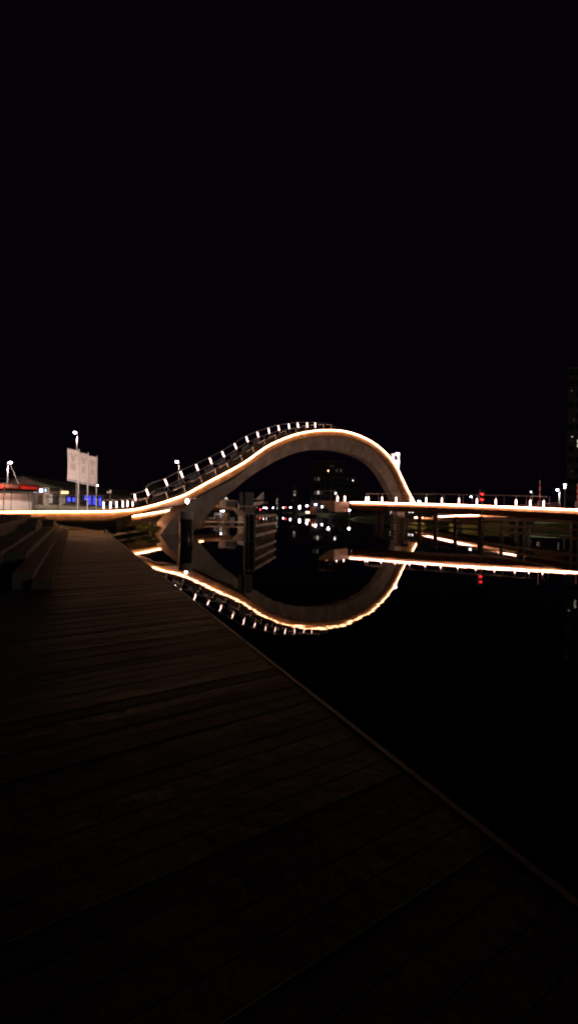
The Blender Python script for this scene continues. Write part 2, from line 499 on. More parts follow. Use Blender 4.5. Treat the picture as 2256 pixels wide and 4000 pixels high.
# foot: sloping base slab and wall under the level part
m = MB()
m.bx(-27, -12.7, 28.3, 29.6, .1, 1.25); m.build('abutment', concrete_d, A)

# floodlight under the ramp near the steel pile
fl = at(731, 1958, 29.2)
LF = empty('floodlight', fl, label='small bright white floodlight hung on a bracket above the round steel pile', cat='floodlight')
m = MB(); m.ball(fl, .13, 10, 1.5); m.build('lens', glow('flood_lens', (1, .85, .9), 25), LF)
m = MB(); m.bar(fl+Vector((.05, .1, .12)), fl+Vector((.55, .5, .25)), .04, .04); m.build('bracket', rail, LF)
add_light('flood', 'SPOT', fl+Vector((.3, -.6, .1)), 450, (1, .80, .70), LF, .15, spot_size=R(60), spot_blend=.9).rotation_euler = Vector((11, 16, 9.0)).to_track_quat('-Z', 'Y').to_euler()

# ------------------------------------------------------------------ cycle bridge decks
def cycle_deck(name, path, label, strips=((0, None, None),), width=3.3, depth=.95, smat=None):
    fr = frames(resample(catmull(path, 12), .4), vertical=True)
    c = fr[len(fr)//2][0]
    E = empty(name, (c.x, c.y, 0), label=label, cat='cycle bridge')
    D = depth
    m = MB(); m.sweep(sec(fr, [(-.05, 0), (-.05, -.03), (0, -.035), (0, -.42), (.5, -D), (width-.5, -D), (width, -.42), (width, -.035), (width+.05, -.03), (width+.05, 0)]))
    m.build('deck', corten, E)
    for side, a, b2 in strips:
        sub = [f for f in fr if (a is None or a(f[0])) and (b2 is None or b2(f[0]))]
        S = [(-.125, -.04), (-.05, -.04), (-.05, -.128), (-.125, -.128)]
        if side: S = [(width-x, z) for x, z in S]
        m = MB(); m.sweep(sec(sub, S)); m.build('light_strip', smat, E)
    return E, fr
RP = [(8.3, 43.0, 3.20), (12.5, 39.7, 3.13), (17.9, 35.5, 2.93), (23.2, 31.7, 2.67), (26.3, 30.3, 2.6), (28.4, 31.6, 2.5), (28.9, 35, 2.45), (28.4, 39, 2.36), (27.3, 48, 2.09), (25.75, 62, 1.55), (25.2, 66, 1.45)]
RP[0] = (7.05, 44.1, 3.27)
RB, rf = cycle_deck('cycle_bridge', RP, 'long low cycle bridge deck with white light strip crossing the right half of the canal',
                    strips=((0, None, lambda p: p.y < 44.3 and (p.x < 27.5)), (1, lambda p: p.y > 36 and p.x > 24, None), (0, lambda p: p.y > 36 and p.x > 24, None)), smat=STRIPP, width=3.9)  # last strip: added on the hidden outer edge to light the lawn
rfine = frames(resample(catmull(RP, 40), .08), vertical=True)
rfi = [i for i, f in enumerate(rfine) if f[0].y < 44.3 and f[0].x < 27.5]
near = [rfine[i] for i in rfi]
rl = [1390, 1439, 1492, 1546, 1604, 1663, 1726, 1791, 1862, 1935, 2013, 2070, 2123]
tb = [nearest_frame(near, x, 3.8, .5) for x in rl]
rail_posts(tb, 3.8, RB, (.12, .68), hgt=1.1, r=.052)
e = near.index(tb[-1])+8
m = MB(); m.path([p+l*3.8+n*1.1 for p, t, l, n in near[:e:6]], .028); m.build('handrail', rail, RB)
i = 20
while i < e:
    p, t, l, n = near[i]; m = MB(); m.tube(p+l*3.8, p+l*3.8+n*1.1, .012); m.build('railing_post', rail, RB); i += 24
# back ramp railing
back = [f for f in rfine if f[0].y > 40 and f[0].x > 25]
for f in back[::30]:
    m = MB(); m.tube(f[0]+f[2]*.1, f[0]+f[2]*.1+f[3]*1.1, .022); m.build('railing_post', rail, RB)
m = MB(); m.path([f[0]+f[2]*.1+f[3]*1.1 for f in back[::10]], .02); m.build('handrail', rail, RB)
m = MB()
m.add([f[0]+f[2]*.12+f[3]*z for f in back[::10] for z in (.15, .95)], [(2*k, 2*k+2, 2*k+3, 2*k+1) for k in range(len(back[::10])-1)])
m.build('railing_screen', panel, RB)
# piers under it
for x, y in ((21.5, 35.0), (26.3, 45), (25.3, 57), (12.3, 42.2)):
    m = MB(); m.tube((x, y, -.5), (x, y, 1.25), .42, .42, 14); m.tube((x, y, 1.25), (x, y, 1.6 if x != 25.3 else 1.3), .75, .75, 14); m.build('pier', concrete, RB)

# nose of the right leaf
def leaf_span(name, a, b2, w0, label, d0, d1, tb_px, zrail=1.1):
    a, b2 = Vector(a), Vector(b2); t = (b2-a).normalized(); l = Vector((-t.y, t.x, 0)).normalized(); L = (b2-a).length
    E = empty(name, (a.x, a.y, 0), label=label, cat='bridge leaf')
    rings = []
    for k in range(13):
        u = k/12; P = a+(b2-a)*u; D = d0+(d1-d0)*math.sin(min(1, (1-u)*1.0)*math.pi/2)
        hw = w0/2
        rings.append([P+l*0, P+l*.15-Vector((0, 0, D)), P+l*(w0-.15)-Vector((0, 0, D)), P+l*w0])
    m = MB(); m.sweep(rings); m.build('leaf_body', steel, E)
    N = 4
    pts = []
    for k in range(N):
        P = a+(b2-a)*(k/(N-1))*.98+l*(w0-.1)
        pts.append(P+Vector((0, 0, zrail)))
        m = MB(); m.tube(P, P+Vector((0, 0, zrail)), .01); m.build('railing_post', dark_rail, E)
    m = MB(); m.path(pts, .014); m.build('handrail', rail, E)
    return E, a, t, l
E, a, t, l = leaf_span('bridge_leaf', (6.9, 44.2, 3.26), (5.4, 45.4, 3.30), 3.2, 'short rounded end leaf of the right cycle deck, pointing over the open channel', .25, 1.2, None)
for x in (1317, 1345):
    c = at(x, 1963, 47.0); m = MB(); m.tube(c+Vector((0, 0, .1)), c+Vector((0, 0, 1.0)), .02); po = m.build('railing_post', rail, E)
    m = MB(); m.tube(c+Vector((0, -.05, .18)), c+Vector((0, -.05, .76)), .07, .07, 8); m.build('light_tube', TUBE, po)

# left cycle ramp curving away behind the arch leg
LP = [(-12.0, 29.4, 1.55), (-12.05, 32.4, 1.68), (-12.7, 42, 2.09), (-13.25, 49, 2.42), (-12.8, 56, 2.68), (-11.4, 60.8, 2.86), (-9.6, 61.0, 2.95), (-7.6, 58.6, 3.0)]
LB, lf = cycle_deck('cycle_bridge', LP, 'cycle ramp with light strip curving away behind the left leg of the arch',
                    strips=((0, None, lambda p: p.x/p.y < -.22), (0, lambda p: p.y > 55 and p.x/p.y > -.183, lambda p: p.x/p.y < -.16)), smat=STRIP)
# (edge with the strip faces the water: travel is away from the camera, so it is the right edge)
lfine = frames(resample(catmull(LP, 40), .08), vertical=True)
nl = [f for f in lfine if f[0].y < 46]
for x in (403, 430, 453, 478, 497, 516):
    p, t, l, n = nearest_frame(nl, x, 3.2, .6)
    rail_posts([(p, t, l, n)], 3.2, LB, (.35, .88), hgt=1.05, r=.052)
m = MB(); m.path([f[0]+f[2]*3.2+f[3]*1.05 for f in nl[::12]], .02); m.build('handrail', rail, LB)
for x, y in ((-14.5, 41), (-14.8, 50), (-11.5, 61.8)):
    m = MB(); m.tube((x, y, -.5), (x, y, 1.25), .4, .4, 14); m.build('pier', concrete, LB)

# pivot pier and opened leaf at the left channel side
PV = empty('pivot_pier', (-6.6, 57, 0), label='flared concrete pivot pier with machinery housing beside the open channel', cat='bridge pier')
m = MB(); m.tube((-6.6, 57, -.5), (-6.6, 57, 1.3), .95, .95, 18); m.tube((-6.6, 57, 1.3), (-6.6, 57, 2.35), .98, 1.9, 18); m.build('pier_column', concrete_m, PV)
m = MB(); m.tube((-9.4, 57.4, -.5), (-9.4, 57.4, 1.7), .6, .6, 14); m.build('pier_column', concrete_m, PV)
m = MB(); m.bx(-10.3, -7.9, 56.8, 59.5, 2.35, 3.55); m.build('machine_housing', steel, PV)
m = MB(); m.bx(-9.3, -7.95, 56.6, 56.797, 2.55, 3.4); m.build('housing_grille', black, PV)
m = MB(); m.bx(-12, -5, 55.0, 56.0, .25, .42); m.build('landing', timber_l, PV)
OL = empty('opened_leaf', (-5.9, 56, 0), label='opened bridge leaf with white balusters, turned towards the camera behind the sign backs', cat='bridge leaf')
m = MB()
a = Vector((-7.6, 57, 3.0)); b2 = Vector((-3.7, 55.5, 3.45))
m.sweep([[a, a-Vector((0, 0, 1.1)), a+Vector((.5, 2.4, -1.1)), a+Vector((.5, 2.4, 0))], [b2, b2-Vector((0, 0, .35)), b2+Vector((.5, 2.4, -.35)), b2+Vector((.5, 2.4, 0))]])
m.build('leaf_body', steel, OL)
P0 = at(978, 1955, 55.5); P1 = at(1029, 1952, 55.5); T0 = at(1000, 1950, 55.5); T1 = at(1028, 1923, 55.5)
m = MB(); m.path([at(985, 1952, 55.5), T0, T1, P1], .03); m.build('handrail', rail, OL)
for k in range(6):
    u = k/6; c = P0+(P1-P0)*(.45+.55*u); tp = T0+(T1-T0)*(u*.95+.02)
    m = MB(); m.tube((tp.x, 55.5, c.z), (tp.x+.02, 55.5, tp.z), .03); m.build('baluster', rail, OL)

# ------------------------------------------------------------------ round steel pile in the foreground
PL = empty('mooring_pile', (-6.7, 25, 0), label='thick round dark steel pile with a pale top band standing in the water', cat='mooring pile')
c = at(727, 2100, 25)
m = MB(); m.tube((c.x, 25, -1.5), (c.x, 25, 1.42), .44, .44, 32); m.build('shaft', mat('pile_steel', (.05, .04, .03), (.09, .07, .055), .35, 2, .3), PL, True)
m = MB(); m.tube((c.x, 25, 1.42), (c.x, 25, 1.87), .445, .445, 32); m.tube((c.x, 25, 1.87), (c.x, 25, 1.90), .46, .46, 32); m.build('top_band', mat('pale_band', (.5, .42, .3), (.62, .52, .4), .6, 3), PL)

# ------------------------------------------------------------------ timber guide fences
def fender(name, A0, A1, ts, zs, label, bm, pm, thick=(), ext=None, pr=.12, bh=.19):
    A0, A1 = Vector(A0), Vector(A1); d = (A1-A0); dn = d.normalized(); side = Vector((dn.y, -dn.x, 0))
    if side.x > 0: side = -side
    side = side if abs(side.x) > .01 else Vector((-1, 0, 0))
    E = empty(name, ((A0+A1)/2), label=label, cat='timber guide fence', group=None)
    return E, A0, d, side
# left: pale boards facing the channel
FL = empty('guide_fence', (-1.6, 28, 0), label='pale board guide fence on posts standing in the water behind the sign pole', cat='guide fence')
A0, A1 = Vector((-2.14, 24.7, 0)), Vector((-1.05, 31.6, 0)); d = A1-A0
sd = Vector((-d.y, d.x, 0)).normalized()      # away from camera side (left)
for z in (1.69, 1.08, .42):
    m = MB(); m.bar(A0+Vector((0, 0, z)), A1+Vector((0, 0, z+random.uniform(-.02, .02))), .09, .19); m.build('rail_board', timber_l, FL)
for u in (.06, .2, .36, .5, .64, .8, .97):
    c = A0+d*u+sd*.17; m = MB(); m.tube((c.x, c.y, -1), (c.x, c.y, 1.85+random.uniform(-.03, .06)), .10, .10, 10); m.build('post', timber_m, FL)
DP = empty('dolphin', (-2.6, 25, 0), label='dark clustered timber posts at the near end of the pale board fence', cat='mooring posts')
for x, y, h in ((-2.62, 24.6, 1.83), (-2.30, 24.75, 1.86), (-2.45, 25.1, 1.9), (-2.75, 24.95, 1.8)):
    m = MB(); m.tube((x, y, -1), (x, y, h-.06), .165, .15, 12); po = m.build('post', timber_d, DP)
    m = MB(); m.tube((x, y, h-.06), (x, y, h), .12, .10, 12); m.build('post_cap', timber_l, po)
# sign backs on a pole
sg = at(958, 1993, 24.3)
SG = empty('navigation_sign', (sg.x, sg.y, 0), label='pair of brown sign backs on a tall thin pole beside dark posts', cat='sign')
m = MB(); m.tube((sg.x, sg.y, -1), (sg.x, sg.y, 3.22), .03, .03, 8); m.build('pole', galv, SG)
sb = mat('sign_back', (.5, .38, .3), (.6, .47, .38), .5, 2)
for x0, x1, z0, z1 in ((-.40, .035, 2.33, 3.2), (.05, .5, 2.33, 3.2), (-.37, .48, 2.02, 2.30)):
    m = MB(); m.bx(sg.x+x0, sg.x+x1, sg.y+.06, sg.y+.10, z0, z1)
    m.bx(sg.x+x0+.03, sg.x+x1-.03, sg.y+.03, sg.y+.057, (z0+z1)/2-.02, (z0+z1)/2+.02)
    m.build('sign_panel', sb, SG)
# right: dark timber
FR = empty('guide_fence', (17, 40, 0), label='long dark timber guide fence of posts and rails under the right cycle deck', cat='guide fence')
G0, G1 = Vector((19.6, 24.5, 0)), Vector((14.4, 66, 0)); g = G1-G0
def on_fence(px):
    u = (px-CX)/F
    k = (u*G0.y-G0.x)/(g.x-u*g.y)
    return G0+g*k
for z in (1.64, 1.12, .58):
    m = MB(); m.bar(G0+Vector((0, 0, z)), G1+Vector((0, 0, z)), .12, .17); m.build('rail_board', timber_d, FR)
for px, r, h in ((1464, .3, 2.0), (1484, .3, 1.9), (1524, .3, 2.1), (1581, .22, 1.9), (1629, .3, 1.9), (1691, .27, 2.0), (1767, .22, 1.8), (1866, .3, 1.85), (1946, .17, 1.75), (2020, .33, 1.75), (2230, .28, 1.75)):
    c = on_fence(px)+Vector((.3, .05, 0)); m = MB(); m.tube((c.x, c.y, -1), (c.x, c.y, h), r, r*.9, 12); m.build('post', timber_d, FR)

# traffic light on its pole in front of the right deck
tl = at(1880, 1990, 33.5)
TLt = empty('traffic_light', (tl.x, tl.y, 0), label='shipping traffic light showing two red lamps above the right cycle deck', cat='traffic light')
m = MB(); m.tube((tl.x, tl.y, -.5), (tl.x, tl.y, 3.2), .035); m.build('pole', dark_rail, TLt)
m = MB(); m.bx(tl.x-.17, tl.x+.17, tl.y, tl.y+.22, 2.95+.2, 4.25); m.build('housing', black, TLt)
redl = glow('red_signal', (1, .015, .02), 7)
for z in (3.88, 3.40):
    m = MB(); m.tube((tl.x, tl.y-.03, z), (tl.x, tl.y+.01, z), .125, .125, 16); m.build('red_lamp', redl, TLt)
    m = MB(); m.tube((tl.x, tl.y-.13, z+.14), (tl.x, tl.y, z+.15), .15, .15, 12); m.build('visor', black, TLt)

# ------------------------------------------------------------------ street lamps
lens_pink = glow('lamp_lens', (1, .76, .86), 34)
lens_cool = glow('lamp_lens_cool', (.92, .98, 1), 30)
def street_lamp(x, y, Y, arm, label, base_z=2.2, cool=False, r=.3, power=250, posts=True):
    h = at(x, y, Y)
    E = empty('street_lamp', (h.x+arm, Y, base_z), label=label, cat='street lamp', group='street lamps on the banks')
    if posts:
        m = MB(); m.tube((h.x+arm, Y, base_z), (h.x+arm, Y, h.z+.1), .09, .05, 8); m.build('post', galv, E)
        m = MB(); m.bar((h.x+arm, Y, h.z+.12), (h.x, Y, h.z+.2), .08, .05); m.build('arm', galv, E)
    m = MB(); m.bx(h.x-r*.8, h.x+r*.8, Y-r*.4, Y+r*.6, h.z+r*.52, h.z+r*.66); m.build('housing', galv, E)
    m = MB(); m.ball((h.x, Y, h.z), r, 10, .62); m.build('lens', lens_cool if cool else lens_pink, E)
    if power: add_light('lamp_glow', 'SPOT', (h.x, Y-.1, h.z-r-.15), power, (.95, .97, 1) if cool else (1, .80, .74), E, .15, spot_size=R(134), spot_blend=.25)
    return E
street_lamp(42, 1807, 50, -.35, 'leftmost street lamp, glowing above the gabled building and kiosk', r=.2, power=1600)
street_lamp(294, 1690, 54, .32, 'tallest street lamp, standing behind the three flags', r=.2, power=8500)
street_lamp(691, 1804, 52, .3, 'street lamp rising behind the left slope of the arch', r=.21, power=700)
def added_lamp():  # lamp added out of frame to brighten the kiosk and flags
    E = empty('street_lamp', (-30, 31, 1.7), label='added, unseen street lamp just beyond the left edge, lighting kiosk and flags', cat='street lamp', group='street lamps on the banks')
    m = MB(); m.tube((-30, 31, 1.7), (-30, 31, 8.6), .09, .05, 8); m.build('post', galv, E)
    m = MB(); m.ball((-29.6, 31, 8.5), .25, 10, .6); m.build('lens', lens_pink, E)
    m = MB(); m.bar((-30, 31, 8.66), (-29.3, 31, 8.7), .2, .05); m.build('arm', galv, E)
    add_light('lamp_glow', 'SPOT', (-29.6, 31, 8.2), 10000, (1, .72, .60), E, .15, spot_size=R(105), spot_blend=.3).rotation_euler = Vector((5, 14, -5.5)).to_track_quat('-Z', 'Y').to_euler()
added_lamp()
street_lamp(380, 1896, 75, 0, 'small distant lamp beside the third flag pole', r=.22, power=0)
street_lamp(2174, 1914, 62, .35, 'street lamp on thin post at the right, left of the twin lights', cool=True, r=.17, power=1800)
street_lamp(2204, 1894, 75, 0, 'upper one of two white lights before the dark tower', cool=True, r=.2, power=0)
street_lamp(2203, 1905, 74, 0, 'lower one of two white lights before the dark tower', cool=True, r=.15, power=0)
street_lamp(1838, 1941, 90, .3, 'small street lamp above the right cycle deck, left of the red signals', cool=True, r=.2, power=0)
street_lamp(1283, 1968, 184, 0, 'brightest round lamp of the far quay row, nearest the right deck', 1.2, r=.6, power=300)
street_lamp(1232, 1971, 228, 0, 'far quay lamp right above the orange houseboat', 1.2, r=.7, power=300)
street_lamp(1198, 1976, 263, 0, 'far quay lamp left above the orange houseboat', 1.2, r=.75, power=300)
street_lamp(1257, 1980, 200, 0, 'small cool white quay lamp between two bigger ones', 1.2, cool=True, r=.45, power=0)
street_lamp(1170, 1977.5, 300, 0, 'upper lamp of a close pair on the far quay', 1.2, r=.7, power=0)
street_lamp(1169, 1985, 290, 0, 'lower lamp of a close pair on the far quay', 1.2, r=.75, power=0)
street_lamp(1149, 1980, 334, 0, 'far quay lamp left of the close pair of lamps', 1.2, r=.95, power=0)
street_lamp(1134, 1981.5, 362, 0, 'faint far quay lamp next to the lamp pair, third from left', 1.2, r=.7, power=0)
street_lamp(1106, 1983, 433, 0, 'faintest lamp at the far end of the canal', 1.2, r=.6, power=0)
street_lamp(1030, 1984, 300, 0, 'leftmost of two adjoining pinkish lamps beyond the pale guide fence', 1.6, r=.55, power=0)
street_lamp(1040, 1984.5, 300, 0, 'right one of two adjoining pinkish lamps beyond the pale guide fence', 1.6, r=.5, power=0)
street_lamp(1066, 1983.5, 330, 0, 'single pinkish lamp between the fence and the dark stair tower', 1.6, r=.55, power=0)
street_lamp(1363, 1993, 110, 0, 'low orange tinted lamp under the nose of the right deck', .6, r=.3, power=60)

for px, py, Y, lab in ((1016, 1990, 260, 'small red light on a post beyond the pale guide fence'), (1116, 1982, 400, 'tiny red light among the white lamps at the canal end')):
    c = at(px, py, Y); E = empty('signal_light', (c.x, Y, 1.5), label=lab, cat='signal light')
    m = MB(); m.tube((c.x, Y, .5), (c.x, Y, c.z), .12); m.build('post', black, E)
    m = MB(); m.ball(c, .42, 8); m.build('lens', glow('far_red', (1, .05, .06), 8), E)
    if px == 1016:
        m = MB(); m.bx(c.x-2.2-.25, c.x-2.2+.25, Y, Y+.3, c.z+1, c.z+4); m.build('mast_marker', glow('amber', (1, .45, .2), .8), E)

# red-white barrier poles
for px, y0, y1, Y, lab in ((2106, 1882, 1962, 48, 'raised red and white barrier pole behind the right deck railing'), (2253, 1895, 1965, 46, 'raised red and white barrier pole at the right edge of view')):
    a, b2 = at(px, y1, Y), at(px, y0, Y)
    E = empty('barrier_pole', (a.x, Y, 1.5), label=lab, cat='barrier pole')
    m = MB(); m.bx(a.x-.15, a.x+.15, Y-.1, Y+.2, 1.3, a.z+.2); m.build('barrier_stand', galv, E)
    m = MB(); n = 6
    for k in range(n):
        u0, u1 = k/n, (k+1)/n; m.tube(a+(b2-a)*u0+Vector((0, 0, .2)), a+(b2-a)*u1+Vector((0, 0, .2)), .055, .055, 8, (k+1) % 2)
    m.build('barrier_arm', [white, redm], E)
for px, y0, y1, Y, lab in ((2076, 1925, 1960, 50, 'short black and white banded mast behind the right deck'),):
    a, b2 = at(px, y1, Y), at(px, y0, Y); E = empty('banded_mast', (a.x, Y, 1.5), label=lab, cat='mast')
    m = MB(); m.tube((a.x, Y, 1.2), a, .05)
    for k in range(6): m.tube(a+(b2-a)*(k/6), a+(b2-a)*((k+1)/6), .07, .07, 8, k % 2)
    m.build('pole', [black, white], E)
    m = MB(); m.ball(b2+Vector((-.15, 0, .12)), .12, 8); m.build('lens', glow('mast_lens', (1, 1, 1), 2.0), E)

# ------------------------------------------------------------------ flags
def text_mesh(body, size):
    cu = bpy.data.curves.new('t', 'FONT'); cu.body = body; cu.size = size; cu.align_x = 'CENTER'; cu.extrude = .002
    o = bpy.data.objects.new('t', cu); col.objects.link(o)
    bpy.context.view_layer.update()
    me = bpy.data.meshes.new_from_object(o.evaluated_get(bpy.context.evaluated_depsgraph_get()))
    bpy.data.objects.remove(o)
    vs = [tuple(v.co) for v in me.vertices]; fs = [tuple(p.vertices) for p in me.polygons]
    return vs, fs
COW = [[(-.10, .30), (-.02, .34), (.10, .35), (.22, .33), (.27, .30), (.36, .33), (.42, .28), (.36, .22), (.28, .23), (.24, .25)],
       [(-.10, .30), (-.17, .34), (-.27, .33), (-.33, .29), (-.25, .25), (-.15, .25)],
       [(-.15, .25), (-.12, .12), (-.06, -.02), (-.03, -.16), (-.05, -.24), (0, -.31), (.08, -.33), (.15, -.29), (.17, -.22), (.15, -.15), (.17, 0), (.21, .12), (.24, .25)],
       [(-.04, .22), (.02, .12), (-.02, .0), (.01, -.1)], [(.02, -.24), (.07, -.22), (.12, -.25)]]
def flag(px, ytop, ybase, Y, wpx, fy0, fy1, droop, label):
    tp = at(px, ytop, Y)
    E = empty('flag', (tp.x, Y, 2.2), label=label, cat='flag', group='three white banner flags on poles')
    m = MB(); m.tube((tp.x, Y, 1.6), (tp.x, Y, tp.z), .085, .06, 12); m.build('pole', white, E)
    m = MB(); m.ball((tp.x, Y, tp.z+.05), .07, 8); m.build('pole_cap', galv, E)
    w0 = wpx/F*Y; z0, z1 = at(px, fy1, Y).z, at(px, fy0, Y).z
    m = MB(); m.tube((tp.x, Y, z1+.03), (tp.x-w0-.08, Y-.02, z1+.03+droop), .02); m.build('banner_arm', galv, E)
    nx, nz = 10, 16; vs = []; fs = []
    def cp(u, v):        # u 0 at pole -> 1 free edge ; v 0 top -> 1 bottom
        return Vector((tp.x-.09-u*w0*(1-.07*math.sin(v*2.8)), Y-.03+.05*math.sin(u*5+v*3)*v*.6, z1+(z0-z1)*v+droop*u))
    for th in (0, .006):
        for j in range(nz+1):
            for i in range(nx+1):
                P = cp(i/nx, j/nz); vs.append((P.x, P.y+th, P.z))
    K = (nx+1)*(nz+1)
    for j in range(nz):
        for i in range(nx):
            a = j*(nx+1)+i; fs += [(a, a+nx+1, a+nx+2, a+1), (K+a, K+a+1, K+a+nx+2, K+a+nx+1)]
    m = MB(); m.add(vs, fs); cl = m.build('banner', cloth_m, E)
    hgt = z1-z0
    def put(x, v):       # x across flag metres from centre, v metres below top -> front surface
        u = .5-x/w0; P = cp(min(max(u, 0), 1), min(v/hgt, 1)); return Vector((P.x, P.y-.012, P.z))
    em = MB()
    for line in COW:
        for (ax, az), (bx_, bz) in zip(line, line[1:]):
            em.tube(put(ax*w0*.95-.02, .25*hgt-az*w0*.95), put(bx_*w0*.95-.02, .25*hgt-bz*w0*.95), .018, .018, 4)
    em.build('cow_emblem', ink, cl)
    tm = MB()
    for r_, wd in enumerate(('PUR', 'MER', 'END')):
        vs, fs = text_mesh(wd, .30*w0/1.25)
        tm.add([put(-v[0]*1.0+.02, (.485+.07*r_)*hgt-v[1]*.95)+Vector((0, v[2]*-1, 0)) for v in vs], fs)
    tm.build('lettering', ink, cl)
    bm_ = MB()
    random.seed(3)
    for k in range(14):
        x = (-.42+.065*k)*w0
        hh = random.uniform(.06, .2)
        c = put(x, hgt-.06-hh/2); bm_.box(c, (w0*.045, .006, hh))
    bm_.build('skyline_print', inkb, cl)
    lm = MB(); lm.tube(put(-.3*w0, .76*hgt), put(.2*w0, .765*hgt), .006, .006, 4); lm.build('small_line', ink, cl)
    rm = MB(); rm.tube((tp.x-.06, Y-.05, z0-.05), (tp.x-.08, Y-.05, z0-.55), .045, .03, 8); rm.build('weight', galv, E)
flag(310, 1757, 1993, 44, 43, 1761, 1885, .22, 'left and biggest of three white banner flags with cow head print')
flag(346, 1769, 1975, 47, 33, 1774, 1894, .18, 'middle one of three white banner flags with cow head print')
flag(380, 1780, 1990, 50, 31, 1786, 1900, .15, 'right and smallest of three white banner flags with cow head print')

# ------------------------------------------------------------------ left bank buildings
GB = empty('gabled_building', (-42, 62, 2.2), label='low gabled brick building with dark roof, blue lit windows and orange sign', cat='building')
g0 = Vector((-42.8, 62, 0)); gd = Vector((-.055, 1, 0)).normalized(); gr = Vector((gd.y, -gd.x, 0)); LG = 52
def gp(s_, r_, z_): return g0+gd*s_+gr*r_+Vector((0, 0, z_))
ez, rz_ = 5.45, 7.0
m = MB(); m.add([gp(s_, r_, z_) for s_ in (0, LG) for r_, z_ in ((-6.5, 2), (3.6, 2), (3.6, ez), (0, rz_-.12), (-6.5, 4.4))], [(0, 1, 2, 3, 4), (9, 8, 7, 6, 5), (1, 6, 7, 2), (0, 4, 9, 5)]); m.build('wall', brick, GB)
m = MB(); m.add([gp(s_, r_, z_) for s_ in (-.5, LG+.3) for r_, z_ in ((-7, 4.25), (0, rz_+.05), (4.2, ez-.1), (4.2, ez-.25), (0, rz_-.1), (-7, 4.1))], [(0, 1, 7, 6), (1, 2, 8, 7), (2, 3, 9, 8), (3, 4, 10, 9), (4, 5, 11, 10), (0, 5, 4, 1), (1, 4, 3, 2), (6, 7, 10, 11), (7, 8, 9, 10)]); m.build('roof', roofm, GB)
bluew = glow('blue_window', (.03, .06, 1), 1.3); 
dimw = glow('dim_window', (.8, .6, .45), .12)
def gable_px(px):    # along the long wall
    u = (px-CX)/F; o = g0+gr*3.6
    return (u*o.y-o.x)/(gd.x-u*gd.y)
def win(E, px0, px1, z0, z1, mt, fr_=True):
    s0_, s1_ = gable_px(px0), gable_px(px1)
    m = MB(); m.add([gp(s_, r_, z_) for s_ in (s0_, s1_) for r_ in (3.61, 3.66) for z_ in (z0, z1)], [(0,1,3,2),(4,6,7,5),(0,4,5,1),(2,3,7,6),(0,2,6,4),(1,5,7,3)]); f = m.build('window', dark_rail, E)
    m = MB(); m.add([gp(s_, r_, z_) for s_ in (s0_+.12, s1_-.12) for r_ in (3.663, 3.69) for z_ in (z0+.1, z1-.1)], [(0,1,3,2),(4,6,7,5),(0,4,5,1),(2,3,7,6),(0,2,6,4),(1,5,7,3)]); m.build('pane', mt, f)
for p0, p1, z0, z1, mt in ((186, 205, 2.6, 4.3, dimw), (208, 226, 2.6, 4.3, glassd), (232, 254, 2.6, 4.2, dimw), (260, 275, 3.0, 4.1, bluew), (281, 292, 3.0, 4.1, bluew), (298, 320, 2.8, 4.4, glassd),
                           (327, 338, 3.4, 4.6, bluew), (341, 357, 2.6, 4.6, bluew), (362, 376, 2.6, 4.6, bluew), (384, 395, 2.4, 4.6, bluew), (402, 425, 2.6, 4.2, glassd), (432, 450, 2.8, 4.2, dimw)):
    win(GB, p0, p1, z0, z1, mt)
s_ = gable_px(236); s2_ = gable_px(272)
# pillars along the shop front
for px in (164, 172, 228, 296):
    s_ = gable_px(px); c = gp(s_, 4.1, 0); m = MB(); m.bx(c.x-.2, c.x+.2, c.y-.2, c.y+.2, 2.1, ez-.3); m.build('pillar', concrete, GB)
m = MB(); c = gp(-.06, -.2, 4.9); m.bx(c.x-1.0, c.x+2.6, c.y-.08, c.y, 4.3, 5.0); m.build('gable_window', glow('gable_glass', (.55, .5, .75), .22), GB)

def lit_sign(name, px0, px1, y0, y1, Y, c, e, label):
    a, b2 = at(px0, y1, Y), at(px1, y0, Y)
    E = empty(name, ((a.x+b2.x)/2, Y, a.z-.1), label=label, cat='lit sign')
    m = MB(); m.bx(a.x-.06, b2.x+.06, Y, Y+.12, a.z-.06, b2.z+.06); m.build('sign_box', black, E)
    m = MB(); m.bx(a.x, b2.x, Y-.04, Y-.003, a.z, b2.z); m.build('sign_face', glow('face', c, e), E)
    return E
lit_sign('lit_sign', 240, 268, 1919, 1928.5, 60, (1, .52, .06), 2.4, 'long orange lit sign above the shop front of the gabled building')
lit_sign('lit_sign', 155, 169, 1909, 1923, 47, (.75, .68, 1), 2.5, 'white lit square sign right of the red kiosk fascia')
lit_sign('lit_sign', 177, 182, 1911, 1920, 47, (.25, .75, 1), 2.2, 'small cyan lit sign right of the white one')

# red and white kiosk at the left edge
kp = at(125, 1915, 36); zt, zb = at(100, 1895, 35.7).z, at(100, 1911, 35.7).z; KB = 1.6
K = lempty('kiosk', (kp.x, 36, KB), R(30), label='white walled kiosk with a bright red fascia at the left edge', cat='kiosk')
zt -= KB; zb -= KB
m = MB(); m.bx(-6, 0, 0, 2.6, 0, zb-.2); m.build('wall', white, K)
m = MB(); m.bx(-6.2, .45, -.3, 2.9, zb, zt); m.build('fascia', redm, K)
m = MB(); m.bx(-6.25, .49, -.34, 2.95, zt+.003, zt+.07); m.build('roof', black, K)
m = MB(); m.bx(-6.1, .38, -.2, 2.8, zb-.14, zb-.003); m.build('soffit', black, K)
m = MB(); m.bx(-2.15, -.95, -.335, -.303, zb+.06, zt-.05); m.build('fascia_panel', mat('brown_panel', (.12, .05, .03), None, .6), K)
lg = add_light('fascia_glow', 'AREA', (-2.2, -.85, zt+.42), 45, (1, .45, .33), K, shape='RECTANGLE', size=5.0, size_y=.1)
lg.rotation_euler = (R(28), 0, 0)
